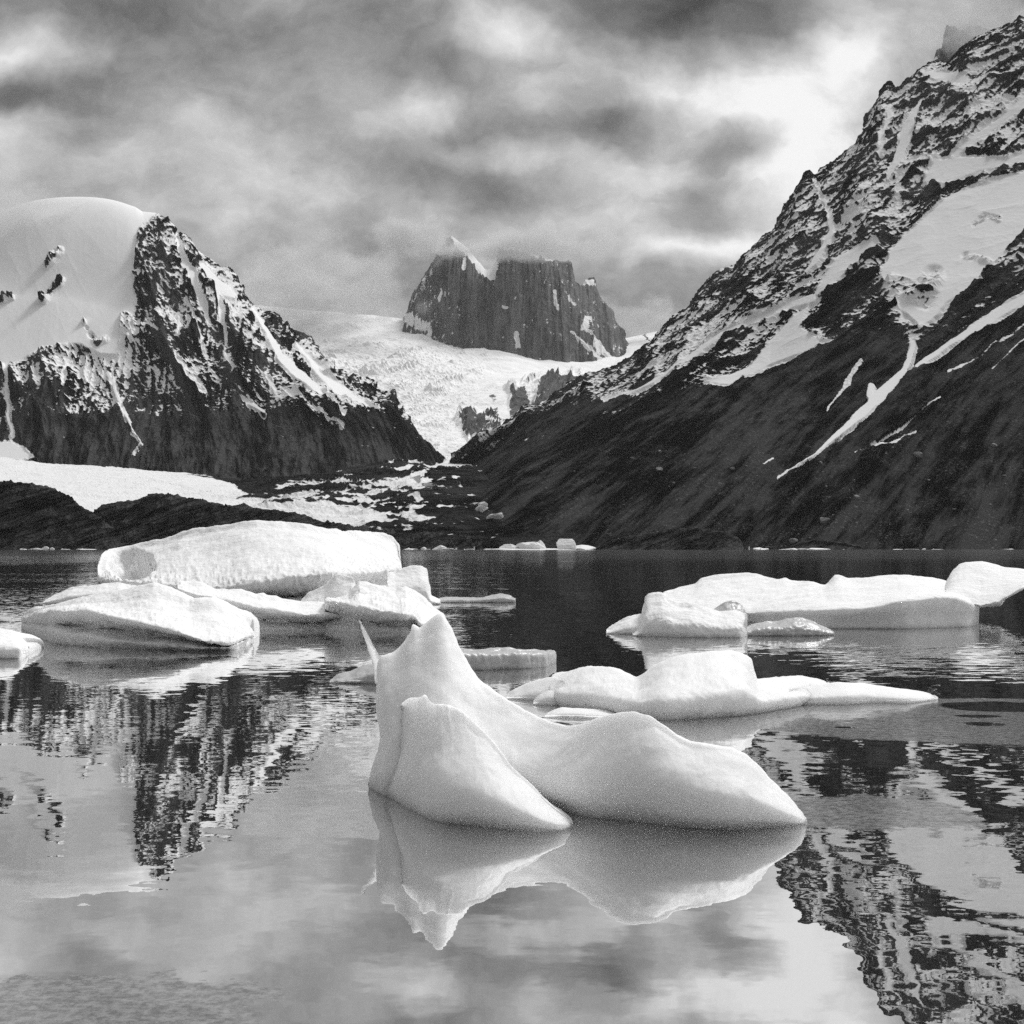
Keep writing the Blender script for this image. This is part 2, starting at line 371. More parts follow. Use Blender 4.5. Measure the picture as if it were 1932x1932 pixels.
def dispF(B, px, py):
    bound = np.interp(px, [q[0] for q in Lsn], [q[1] for q in Lsn])
    up = 1 - sstep(-30, 25, py - bound)
    rock = ax_noise(B, 0.75, 260, 55, octv=5) * 18 + fbm(B, 120, 7, 0.52, True, 3.0) * 17 + fbm(B, 17, 4, .6, True, 8.) * 3.5
    scree = ax_noise(B, 0.66, 1100, 80, octv=6, gain=.6) * 24 + ax_noise(B, 0.70, 300, 26, octv=3, off=6) * 8 + fbm(B, 200, 6, .5, False, 2) * 14 + fbm(B, 9, 3, .6, True) * 1.2
    near = 0.35 + 0.65 * (1 - sstep(900, 1035, py))
    return rock * up + scree * (1 - up) * near
def propF(px, py):
    bound = np.interp(px, [q[0] for q in Lsn], [q[1] for q in Lsn])
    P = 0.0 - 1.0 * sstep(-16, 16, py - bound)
    cs, sn_ = math.cos(0.66), math.sin(0.66)
    stk = perlin((px * cs - py * sn_) / 70.0, (px * sn_ + py * cs) / 5.0, 0 * px + 1.7) + .6 * perlin((px * cs - py * sn_) / 40.0, (px * sn_ + py * cs) / 2.2, 0 * px + 5.7)
    band = sstep(-5, 10, py - bound) * (1 - sstep(25, 95, py - bound))
    P = P + band * (0.50 * (sstep(1640, 1800, px) + sstep(1330, 1200, px) * .8) + 0.55 * stk)
    P = paint(px, py, P, [
     G([(1329,721),(1418,687),(1457,637),(1524,570),(1513,615),(1547,642),(1570,645),(1457,687),(1374,724)], 1.0, 5),
     S([(1140,755),(1234,720),(1362,631),(1460,590),(1530,560)], [3,4,6,6,8], .9, 4), S([(1200,705),(1290,660),(1350,625)], 3, .7, 4),
     S([(1250,728),(1340,690),(1420,668)], 5, -.15, 5),
     G([(1530,560),(1580,480),(1655,447),(1672,470),(1600,530)], 1.0, 6),
     G([(1680,465),(1793,363),(1932,330),(2210,300),(2210,420),(1932,440),(1850,525),(1790,585),(1737,615),(1700,590),(1660,520)], 1.0, 6),
     S([(1690,540),(1745,560),(1760,520)], 20, .22, 14), S([(1700,600),(1720,640)], 12, .2, 8),
     S([(1838,424),(1860,405),(1885,412)], 5, .0, 6), S([(1820,480),(1880,500)], 6, .35, 8),
     G([(1758,300),(1820,290),(1900,300),(2210,180),(2210,330),(1793,350),(1740,345)], .9, 6), 
     S([(2000,300),(1900,322),(1850,335),(1790,352),(1740,400),(1680,455),(1630,500)], 8, -.10, 7),
     S([(1737,190),(1712,250),(1690,305),(1675,335)], [5,13,9,4], 1.0), S([(1681,201),(1668,250),(1660,285)], 6, .8), S([(1640,350),(1600,395),(1610,440)], 5, .4, 4),
     S([(1536,338),(1550,370),(1566,402),(1568,440),(1545,480),(1520,510)], [3,4,5,6,6,4], .95), S([(1590,410),(1640,400)], 4, .5),
     S([(1750,140),(1815,148)], [8,12], .95, 4), S([(1830,200),(1900,185)], 8, .3, 8), S([(2000,140),(1932,190),(1870,240),(1800,290)], [14,10,8,6], .9, 5),
     S([(1700,330),(1690,380),(1640,430)], 7, .5, 6), S([(1400,560),(1350,600),(1300,650)], 5, .45, 5), S([(1500,470),(1440,540)], 5, .35, 5),
     G([(1614,498),(1642,508),(1680,592),(1640,622),(1570,640),(1522,600),(1560,545)], -.22, 6),
     S([(1770,605),(1800,585),(1865,545),(1932,518),(2050,490)], [8,18,20,14,20], -.30, 8), S([(1755,378),(1770,370)], 8, -.2, 5),
     S([(1640,640),(1700,640)], 14, -.35, 8),
     S([(2100,480),(1932,560),(1850,610),(1790,648),(1730,688)], [14,10,9,7,7], .95, 4), S([(2000,570),(1932,605),(1850,665),(1790,705)], 4, .35, 5), S([(1932,640),(1870,690)], 2.5, .2, 4),
     S([(1722,650),(1704,700),(1660,745),(1600,800),(1540,852),(1468,902)], [7,8,12,8,4,1.5], 1.0, 3), S([(1645,728),(1640,745)], 8, .9, 3),
     S([(1776,749),(1709,810),(1653,850),(1612,872)], [1,4,4,1], .8, 2.5), S([(1730,815),(1700,835),(1650,858)], 1.5, .5, 2), S([(1457,865),(1441,881)], 3.5, 1.0, 2),
     S([(1625,682),(1600,715),(1556,765)], [5,5,2], .35, 3), S([(985,800),(900,858)], 2, .0, 4)])
    return P
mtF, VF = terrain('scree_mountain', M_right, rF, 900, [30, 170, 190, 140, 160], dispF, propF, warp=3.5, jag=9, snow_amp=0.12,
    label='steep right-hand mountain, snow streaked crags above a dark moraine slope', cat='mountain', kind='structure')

# snow bowl and icefall between them
rE = [[(540,300,700,8200),(1400,1420,700,8200)],
      [(540,300,560,7900),(760,740,600,7600),(1000,1000,650,7500),(1180,1170,640,7700),(1290,1290,615,7900),(1400,1420,580,7900)],
      [(540,300,660,6700),(760,745,648,6650),(900,890,664,6550),(1000,1000,680,6450),(1180,1150,712,6400),(1290,1240,700,6300),(1400,1380,700,6300)],
      [(540,400,740,5500),(760,760,735,5300),(1000,960,745,5000),(1180,1080,760,5100),(1400,1200,790,5200)],
      [(540,500,820,4500),(760,790,815,4400),(1000,900,820,4300),(1180,980,840,4300),(1400,1080,860,4300)],
      [(540,640,888,3700),(760,800,880,3700),(1000,880,880,3700),(1180,920,885,3700),(1400,980,900,3700)]]
def dispE(B, px, py):
    cre = sstep(1000, 820, px + (py - 650) * 0.3)
    pm = paint(px, py, 0 * px, [G([(858,780),(880,768),(950,778),(955,820),(900,860)], 1, 8), G([(955,730),(1030,700),(1100,700),(1060,770),(980,810)], 1, 8)])
    return pm * (ax_noise(B, 1.3, 200, 40, octv=5) * 45 + fbm(B, 60, 5, .6, True) * 14) + (fbm(B, 45, 5, .6, True) * 10 + ax_noise(B, 0.15, 150, 26, octv=5, gain=.6) * 34 * sstep(-.1, .25, fbm(B, 220, 3, off=4))) * (0.12 + 0.88 * cre) * (0.4 + 0.6 * sstep(600, 700, py)) + fbm(B, 300, 3) * 30
def propE(px, py):
    P = 0.8 + 0 * px
    return paint(px, py, P, [
     G([(865,788),(877,773),(930,780),(940,805),(944,823),(909,856),(891,837),(873,812)], -.08, 3),
     G([(963,738),(989,735),(1005,773),(982,798),(961,800)], -.35, 3), G([(1028,703),(1049,707),(1095,710),(1065,750),(1007,776),(1014,738)], -.35, 3),
     S([(930,745),(935,770),(950,800)], 9, .05, 7), S([(905,790),(935,800)], 2, .6, 3),
     S([(1205,617),(1228,645)], [5,2], -.3, 3), S([(1240,622),(1262,632)], 5, -.2, 4), S([(1195,612),(1200,618)], 4, -.2, 4), S([(775,575),(772,600)], 5, -.1, 5), S([(815,598),(835,610)], 6, .0, 6)])
glE, VE = terrain('glacier', M_glac, rE, 460, [10, 60, 90, 80, 70], dispE, propE, warp=2.5, snow_amp=1.0,
    label='white glacier icefall pouring down between the two mountains', cat='glacier', kind='structure')

# granite wall in the centre
ridgeG = [(762,610),(770,590),(778,560),(785,545),(800,520),(815,495),(830,470),(842,455),(855,448),(865,456),(880,468),(898,490),(914,512),(925,518),(934,500),(941,466),(950,466),(985,472),(1020,485),(1042,494),(1055,496),(1076,494),(1080,520),(1088,540),(1094,544),(1100,532),(1112,528),(1121,522),(1125,530),(1127,545),(1140,572),(1156,584),(1160,600),(1170,625),(1180,655),(1188,664)]
gy = lambda x: 7250 + (260 if 1092 < x < 1130 else 0) + 1.2 * abs(x - 960)
rG = [[(x, x, y + 170, gy(x) + 500) for x, y in ridgeG],
      [(x, x, y, gy(x)) for x, y in ridgeG],
      [(762,762,625,7100),(850,845,560,6950),(960,955,560,6850),(1050,1062,570,6900),(1120,1125,610,7050),(1188,1190,670,7200)],
      [(762,775,680,6900),(850,850,690,6750),(960,960,700,6600),(1050,1070,720,6600),(1120,1135,740,6750),(1188,1195,740,6950)]]
def dispG(B, px, py):
    return ax_noise(B, 1.5708, 700, 30, octv=5) * 12 + ax_noise(B, 1.35, 360, 110, octv=3, off=3) * 22 + fbm(B, 60, 5, .55, True) * 4
def propG(px, py):
    P = -0.40 + 0 * px
    P = P + 0.18 * sstep(860, 790, px)
    return paint(px, py, P, [S([(848,440),(865,456),(895,485),(922,520)], [3,6,11,8], 1.0, 4), S([(925,470),(930,520)], [12,6], 1.0, 4),
     S([(876,490),(874,508)], 3, .6, 3), S([(832,545),(828,565)], 2, .4, 3), S([(975,628),(977,652)], [4,5], .8, 2), S([(950,580),(956,582)], 2, .8, 2),
     S([(1047,548),(1052,580)], 3, .5, 3), S([(1050,495),(1063,530),(1080,570),(1095,590)], 1.5, -.05, 4), S([(1080,625),(1120,665),(1150,690)], [1,3,5], .95, 2.5), S([(1098,615),(1135,650),(1165,695)], [1,3,4], .9, 2.5),
     S([(1100,620),(1108,600)], 5, .3, 4), S([(1100,530),(1120,535)], 5, .4, 4), S([(945,465),(1000,476),(1045,493)], 2.5, .5, 3), S([(1125,645),(1135,660)], 8, .5, 4), S([(770,600),(800,615)], 10, .3, 5)])
pkG, VG = terrain('granite_peak', M_peak, rG, 460, [20, 150, 130], dispG, propG, warp=1.5, jag=4, sang=1.5,
    label='sheer grey granite tower wall rising into cloud above the glacier', cat='mountain', kind='structure')

# faint rock tower in cloud behind the right mountain's top
ridgeT = [(1752,130),(1762,112),(1766,95),(1778,90),(1782,60),(1786,46),(1800,50),(1812,60),(1830,48),(1850,50),(1880,60),(1920,80)]
rT = [[(x, x, y + 120, 5600) for x, y in ridgeT], [(x, x, y, 5100) for x, y in ridgeT], [(1752,1750,220,5000),(1920,1925,220,5000)]]
terrain('rock_tower', M_peak, rT, 120, [10, 60], lambda B, px, py: ax_noise(B, 1.5708, 300, 40, octv=4) * 24, lambda px, py: -0.4 + 0 * px, jag=10,
    label='faint rock tower in cloud behind the right-hand summit', cat='mountain', kind='structure')

# valley floor: clean glacier tongue on the left, debris covered ice on the right
rV = [[(-90,-90,870,4300),(1250,1250,880,4300)],
      [(-90,-90,846,3500),(0,0,850,3450),(100,100,866,3350),(200,200,876,3200),(350,350,890,3050),(470,470,903,3000),(600,600,893,3100),(700,700,876,3350),(760,760,866,3500),(830,830,874,3550),(950,950,876,3650),(1250,1250,890,3650)],
      [(-90,-90,895,2600),(200,200,905,2500),(400,400,925,2350),(600,600,930,2300),(830,830,915,2500),(1250,1250,930,2600)],
      [(-90,-90,950,1900),(200,200,975,1800),(400,400,975,1800),(600,600,982,1750),(830,830,975,1800),(1250,1250,990,1800)],
      [(-90,-90,1010,1560),(400,400,1010,1550),(600,600,1012,1550),(830,830,1016,1500),(950,950,1022,1490),(1250,1250,1028,1480)],
      [(-90,-90,1042,1450),(1250,1250,1042,1430)]]
def dispV(B, px, py):
    r = sstep(430, 520, px)
    return fbm(B, 120, 5, .55, True) * (5 + 9 * r) + ax_noise(B, 0.0, 70, 18, 40, octv=4) * (2.6 + 3.4 * r) + fbm(B, 9, 3, .6, True, 3) * 1.0
def propV(px, py):
    band = ((py * 1.0) - 905) 
    P = -0.30 + 0 * px
    P = P + 0.44 * sstep(490, 560, px) * (1 - sstep(780, 880, px)) * sstep(900, 912, py) * (1 - sstep(1000, 1010, py)) 
    strat = perlin(px / 40.0, py / 5.0, 0 * px + 3.3) + .6 * perlin(px / 14.0, py / 2.4, 0 * px + 7.3); P = P + 0.75 * strat * sstep(440, 520, px) * (1 - sstep(900, 1000, px)) - 0.12
    return paint(px, py, P, [
     G([(-120,835),(0,845),(60,860),(150,868),(250,878),(330,890),(400,900),(440,912),(470,935),(520,948),(600,952),(660,962),(700,972),(640,985),(560,978),(440,972),(180,980),(-120,960)], .72, 4), S([(330,925),(430,935),(500,950),(620,965)], [2,7,9,6], .30, 9), S([(120,930),(260,945),(330,960)], 3, .35, 5),
     G([(560,955),(660,962),(740,978),(760,992),(700,1000),(600,990)], .45, 6),
     S([(723,886),(760,884),(800,881),(836,882)], [1,4,2,1.5], 1.0, 2), S([(735,873),(762,864)], 2, .8, 2), S([(830,880),(905,875),(950,874)], [4,7,6], 1.0, 3),
     S([(778,897),(800,893)], 4, .9, 2), S([(800,912),(815,908)], 3, .9, 2), S([(570,915),(660,920),(745,917)], 4, .2, 4), S([(280,904),(330,912),(420,935),(460,945)], 1.0, .2, 2)])
vl, VV = terrain('glacier_tongue', M_debris, rV, 760, [8, 70, 80, 90, 40], dispV, propV, warp=2.0, sang=0.0, snow_amp=0.5,
    label='flat glacier tongue, white on the left and covered in dark debris on the right', cat='glacier', kind='structure')

# dark ice-worn rocks along the shore
def shore_rock(name, ridge, Yr, Yf, amp, seed, label, N=300):
    rr = [[(x, x, 1046, Yr + 120) for x, y in ridge], [(x, x, y, Yr) for x, y in ridge],
          [(x, x, y + (1040 - y) * 0.35, Yr - (Yr - Yf) * .45) for x, y in ridge],
          [(x, x, 1043, Yf) for x, y in ridge]]
    def dp(B, px, py):
        return (ax_noise(B, 0.35, 34, 9, octv=5, off=seed) * 0.8 + fbm(B, 26, 6, .5, True, seed) * 0.9 + ax_noise(B, 1.3, 30, 6, octv=3, off=seed + 2) * .6 + fbm(B, 4, 4, .6, True, seed) * .3) * amp
    o, V = terrain(name, M_shore, rr, N, [12, 40, 60], dp, lambda px, py: -0.9 + 0 * px, jag=0.2 * amp, smooth=False, label=label, cat='rock', kind='thing')
    return o
shore_rock('shore_rock', [(172,970),(192,956),(215,949),(249,947),(284,936),(307,934),(330,937),(364,941),(422,954),(456,954),(491,960),(537,966),(598,981),(648,993),(700,999),(751,1005),(815,1008),(863,1012),(905,1016),(927,1026),(941,1037),(946,1041)], 1500, 1400, 5.0, 1.0,
    'long dark ice-worn rock ridge on the far shore behind the big slab iceberg', 520)
shore_rock('shore_rock', [(-90,905),(0,911),(57,914),(92,920),(126,937),(153,956),(172,966),(184,976),(215,999),(245,1030),(256,1042)], 1440, 1372, 5.0, 5.0,
    'dark rounded rock hump on the far shore at the left edge', 260)
shore_rock('shore_rock', [(1112,1042),(1123,1036),(1150,1024),(1196,1011),(1238,1006),(1259,999),(1290,997),(1311,995),(1342,1001),(1373,1006),(1397,1019),(1402,1030),(1406,1042)], 1380, 1345, 2.2, 8.0,
    'low dark rock islet at the water foot of the right scree slope', 240)
shore_rock('shore_rock', [(1485,1038),(1493,1031),(1514,1022),(1540,1020),(1580,1022),(1624,1032),(1634,1041)], 1380, 1355, 1.5, 3.0,
    'small flat dark rock at the shore right of the dark rock islet', 120)

# ------------------------------------------------------------------ haze and the clouds that sit on the peaks
def vol_mat(name, dens, col=0.95, aniso=0.0):
    m = bpy.data.materials.new(name); m.use_nodes = True; nt = NT(m.node_tree); nt.n.clear()
    out = nt.node('ShaderNodeOutputMaterial'); p = nt.node('ShaderNodeVolumePrincipled')
    p.inputs['Density'].default_value = dens; p.inputs['Color'].default_value = (col, col, col, 1); p.inputs['Anisotropy'].default_value = aniso
    nt.l.new(p.outputs[0], out.inputs['Volume']); return m
def box(name, lo, hi, mat, **tags):
    x0, y0, z0 = lo; x1, y1, z1 = hi
    v = np.array([(x0,y0,z0),(x1,y0,z0),(x1,y1,z0),(x0,y1,z0),(x0,y0,z1),(x1,y0,z1),(x1,y1,z1),(x0,y1,z1)], float)
    f = np.array([(0,3,2,1),(4,5,6,7),(0,1,5,4),(1,2,6,5),(2,3,7,6),(3,0,4,7)])
    return link(name, mesh_from(name, v, f, False), mat, **tags)
box('haze', (-21000, -600, -500), (21000, 9500, 2600), vol_mat('haze', 0.000009), label='thin pale haze in the air over the lake', cat='haze', kind='stuff')
def cloud_bank(px, py, rx, ry, Y, depth, seed, tau, label):
    """an ellipsoid of uneven vapour: dense in the middle, wispy at the rim"""
    n = 20
    th = np.linspace(0, np.pi, n); ph = np.linspace(0, 2 * np.pi, 2 * n)
    T, Ph = np.meshgrid(th, ph, indexing='ij')
    V = np.stack([np.sin(T) * np.cos(Ph), np.sin(T) * np.sin(Ph), np.cos(T)], -1)
    m = bpy.data.materials.new('cloud'); m.use_nodes = True; nt = NT(m.node_tree); nt.n.clear()
    out = nt.node('ShaderNodeOutputMaterial'); p = nt.node('ShaderNodeVolumePrincipled'); nt.l.new(p.outputs[0], out.inputs['Volume'])
    p.inputs['Color'].default_value = (.97, .97, .97, 1)
    co_ = nt.node('ShaderNodeTexCoord').outputs['Object']
    r = nt.vmath('LENGTH', co_)
    nz = nt.noise(nt.mapping(co_, (seed, 0, 0), scale=(rx / 90, depth * F / Y / 90, ry / 60)), 1.3, 5, .6)
    body = nt.math('SUBTRACT', nt.math('MULTIPLY_ADD', nz, 3.2, -0.85), r)
    dn = nt.math('MULTIPLY', nt.ramp(body, 0.0, 0.75), nt.ramp(r, 0.75, 1.0, 1.0, 0.0))
    nt.l.new(nt.math('MULTIPLY', dn, tau / depth), p.inputs['Density'])
    me = mesh_from('cloud', V.reshape(-1, 3), grid_faces(n, 2 * n))
    o = link('cloud', me, m, label, 'cloud', 'clouds on the peaks', 'stuff')
    o.location = world_pt(np.float64(px), np.float64(py), Y); o.scale = (rx / F * Y, depth, ry / F * Y)
for a in [(585,530,250,130,7300,450,1.0,2.6,'wide mist bank left of the granite peak above the icefall'),
          (600,565,255,95,6900,500,13.0,2.2,'low mist where the icefall rises into cloud, left of the granite peak'),
          (800,452,130,60,6750,300,3.0,3.6,'cloud cap over the left top of the granite peak'),
          (1010,458,210,42,6950,300,5.0,3.6,'thin cloud along the summit edge of the granite peak'),
          (0,385,220,70,4100,300,7.0,2.2,'soft cloud on the top of the snow dome'),
          (1850,50,170,90,4700,200,9.0,1.6,'cloud around the faint rock tower'),
          (1200,590,150,50,7500,200,11.0,1.5,'mist behind the right foot of the granite peak')]: cloud_bank(*a)

# boulders lying on the scree slope and far-shore ice
def rock_mesh(name, seed, mat, flat=0.7, n=14, cut=0.35, planes=14, h0=0.5, h1=0.9):
    th = np.linspace(0, np.pi, n); ph = np.linspace(0, 2 * np.pi, 2 * n)
    T, Ph = np.meshgrid(th, ph, indexing='ij')
    D = np.stack([np.sin(T) * np.cos(Ph), np.sin(T) * np.sin(Ph), np.cos(T)], -1)
    rs = np.random.RandomState(seed)
    r = np.ones(T.shape)
    for k in range(planes):      # chip planes off
        nrm = rs.normal(size=3); nrm /= np.linalg.norm(nrm); h = rs.uniform(h0, h1)
        r = np.minimum(r, h / np.maximum(D @ nrm, 1e-3))
    r = r * (1 + cut * 0.35 * fbm(D, 0.6, 4, .6, off=seed))
    V = D * r[..., None]; V[..., 2] *= flat
    me = mesh_from(name, V.reshape(-1, 3), grid_faces(n, 2 * n), False); me.materials.append(mat)
    return me
M_boul = mountain_mat('pale_boulder', 0.18, 0.34, 0.5, sc=0.05)
bm_ = [rock_mesh('boulder', 20 + i, M_boul) for i in range(5)]
for m_ in bm_:
    a = m_.attributes.new('snow', 'FLOAT', 'POINT')
pxF, pyF = to_px(VF)
BO = [(1557,984,8,'largest pale boulder low on the scree slope above the shore'),(1496,1023,6.5,'pale boulder standing at the waterline beside the small flat shore rock'),(1617,939,5,'pale boulder on the scree straight above the largest boulder'),
 (1731,861,6,'pale boulder on the scree right of the thin snow streak'),(1244,888,5,'pale boulder on the left part of the scree slope below the moraine edge'),(1876,842,5,'pale boulder high on the scree slope near the right edge')]
for i, (bx, by, s_, lab) in enumerate(BO):
    k = np.unravel_index(np.argmin((pxF - bx) ** 2 + (pyF - by) ** 2 + 1e9 * (np.arange(VF.shape[0])[:, None] < 40)), pxF.shape)
    p = VF[k]; o = link('boulder', bm_[i % 5], None, lab, 'boulder', 'boulders on the scree slope')
    s_ = s_ * 1.5 * p[1] / F; o.location = (p[0], p[1], p[2] + s_ * .15); o.scale = (s_ * 1.1, s_, s_ * 1.1); o.rotation_euler = (0, 0, i)
rnd = random.Random(5)
cnt = 0
while cnt < 70:
    bx = rnd.uniform(1000, 1920); by = rnd.uniform(820, 1025)
    bound = np.interp(bx, [q[0] for q in Lsn], [q[1] for q in Lsn])
    if by < bound + 90 or any(abs(bx - c) < 16 and abs(by - e) < 16 for c, e, _, _ in BO): continue
    k = np.unravel_index(np.argmin((pxF - bx) ** 2 + (pyF - by) ** 2 + 1e9 * (np.arange(VF.shape[0])[:, None] < 40)), pxF.shape)
    p = VF[k]; s_ = (1.6 + 3.2 * rnd.random() ** 3) * p[1] / F
    o = link('boulder', bm_[cnt % 5], None, 'small pale boulder scattered on the dark scree slope', 'boulder', 'small boulders scattered over the scree')
    o.location = (p[0], p[1], p[2] + s_ * .1); o.scale = (s_, s_ * .9, s_); o.rotation_euler = (0, 0, rnd.random() * 6); cnt += 1

# ------------------------------------------------------------------ water
def water():
    m, nt, p, out = base_mat('lake_water')
    nt.n.remove(p)
    pos = nt.node('ShaderNodeNewGeometry').outputs['Position']
    c = nt.xyz(pos)
    dist = nt.math('MAXIMUM', c[1], 1.0)
    # patches: calm mirror, light breeze, grey slush; all placed on the lake in metres
    big = nt.noise(nt.mapping(pos, scale=(0.5, 1.0, 1)), 0.09, 3, 0.5)
    breeze = nt.ramp(c[1], 14.0, 40.0)
    far = nt.ramp(c[1], 30.0, 300.0)
    def W(px, py): Y = CAMH * F / (py - HZ); return ((px - CX) / F * Y, Y)
    edge = nt.vmath('ADD', pos, nt.vmath('SCALE', nt.vmath('SUBTRACT', nt.noise(pos, 1.3, 6, 0.75, 'Color'), (.5, .5, .5)), scale=1.3))
    def patch(px0, py0, px1, py1, warp=edge):
        x0, ya = W(px0, py0); x1, yb = W(px1, py1)
        x0 = (px0 - CX) / F * (ya + yb) / 2; x1 = (px1 - CX) / F * (ya + yb) / 2
        return nt.blob(warp, (x0 + x1) / 2, (ya + yb) / 2, abs(x1 - x0) / 2, abs(ya - yb) / 2)
    slush = None
    for a in [(1330,1315,2500,1412),(1440,1500,1860,1568),(-500,1835,560,2080)]:
        b = nt.ramp(patch(*a), 0.03, 0.09)
        slush = b if slush is None else nt.math('MAXIMUM', slush, b)
    holes = None
    for a in [(1750,1322,2050,1346),(1795,1348,1895,1355),(1810,1362,1905,1371),(1570,1370,1615,1374)]:
        b = nt.ramp(patch(*a, warp=nt.vmath('ADD', pos, nt.vmath('SCALE', nt.vmath('SUBTRACT', nt.noise(pos, 2.0, 2, 0.5, 'Color'), (.5, .5, .5)), scale=.25))), 0.1, 0.25)
        holes = b if holes is None else nt.math('MAXIMUM', holes, b)
    slush = nt.math('MULTIPLY', slush, nt.math('SUBTRACT', 1.0, holes))
    # ripple normals
    def rip(scale, sx, sy, det=2):
        n = nt.noise(nt.mapping(pos, scale=(sx, sy, 1)), scale, det, 0.5, 'Color')
        return nt.vmath('SUBTRACT', n, (.5, .5, .5))
    r1 = rip(4.6, 0.75, 1.1, 3); r2 = rip(0.45, 0.6, 1.1, 2); r3 = rip(7.0, 0.8, 1.2, 6)
    a1 = nt.math('MULTIPLY_ADD', breeze, 0.042, 0.026); a1 = nt.math('MULTIPLY', a1, nt.ramp(c[1], 6.5, 11.0, 0.6, 1.0)); a1 = nt.math('MULTIPLY', a1, nt.ramp(big, 0.35, 0.65, 0.55, 1.3))
    v1 = nt.vmath('SCALE', r1, scale=a1); v2 = nt.vmath('SCALE', r2, scale=nt.math('MULTIPLY_ADD', far, 0.05, 0.006))
    v3 = nt.vmath('SCALE', r3, scale=nt.math('ADD', nt.math('MULTIPLY_ADD', breeze, 0.012, 0.008), nt.math('MULTIPLY_ADD', slush, 0.06, 0.0)))
    stk = nt.ramp(nt.noise(nt.mapping(pos, scale=(0.10, 1.0, 1)), 0.22, 4, 0.6), 0.50, 0.62)
    bz = nt.math('MULTIPLY', stk, nt.math('MULTIPLY', nt.ramp(c[1], 19.0, 32.0), nt.ramp(c[1], 150.0, 500.0, 1.0, 0.35)))
    side = nt.math('MAXIMUM', nt.math('MAXIMUM', nt.ramp(patch(-500, 1045, 420, 1260), 0.0, 0.3), nt.ramp(patch(760, 1050, 1100, 1250), 0.0, 0.5)), nt.ramp(patch(1380, 1205, 2400, 1310), 0.0, 0.4))
    bz = nt.math('MULTIPLY', nt.math('MAXIMUM', bz, nt.math('MULTIPLY', side, nt.math('MULTIPLY_ADD', stk, 0.5, 0.5))), nt.math('MULTIPLY_ADD', side, 0.8, 0.2))
    v4 = nt.vmath('SCALE', rip(5.0, 0.35, 1.0, 3), scale=nt.math('MULTIPLY', bz, 0.30))
    vv = nt.vmath('ADD', nt.vmath('ADD', v1, v2), nt.vmath('ADD', v3, v4))
    vv = nt.vmath('MULTIPLY', vv, (0.6, 1.0, 0.0))
    nrm = nt.vmath('NORMALIZE', nt.vmath('ADD', vv, (0, 0, 1)))
    gl = nt.node('ShaderNodeBsdfGlossy'); nt.set(gl.inputs['Color'], (1, 1, 1, 1)); nt.set(gl.inputs['Roughness'], nt.math('MULTIPLY_ADD', slush, 0.12, nt.math('MULTIPLY', far, 0.08)))
    nt.l.new(nrm, gl.inputs['Normal'])
    df = nt.node('ShaderNodeBsdfDiffuse')
    sl = nt.noise(pos, 16.0, 8, 0.8)
    dc = nt.mix(slush, 0.025, nt.mix(nt.ramp(sl, .4, .6), 0.04, 0.26)); nt.l.new(dc, df.inputs['Color'])
    fr = nt.node('ShaderNodeFresnel'); fr.inputs['IOR'].default_value = 3.2; nt.l.new(nrm, fr.inputs['Normal'])
    fac = nt.math('MULTIPLY', nt.math('MULTIPLY_ADD', fr.outputs[0], 0.40, 0.62), nt.math('MULTIPLY_ADD', slush, -0.38, 1.0), clamp=True)
    mx = nt.node('ShaderNodeMixShader'); nt.l.new(fac, mx.inputs[0]); nt.l.new(df.outputs[0], mx.inputs[1]); nt.l.new(gl.outputs[0], mx.inputs[2])
    nt.l.new(mx.outputs[0], out.inputs[0])
    return m
v_ = np.array([(-6000, -60, 0), (6000, -60, 0), (6000, 2600, 0), (-6000, 2600, 0)], float)
link('lake_water', mesh_from('lake_water', v_, np.array([[0, 1, 2, 3]])), water(), 'still dark lake mirroring mountains and cloud', 'lake', kind='structure')
v2_ = np.array([(-20000, -500, -3), (20000, -500, -3), (20000, 14000, -3), (-20000, 14000, -3)], float)
link('lake_bed', mesh_from('lake_bed', v2_, np.array([[0, 1, 2, 3]])), M_shore, 'dark ground under the lake and mountains', 'ground', kind='structure')

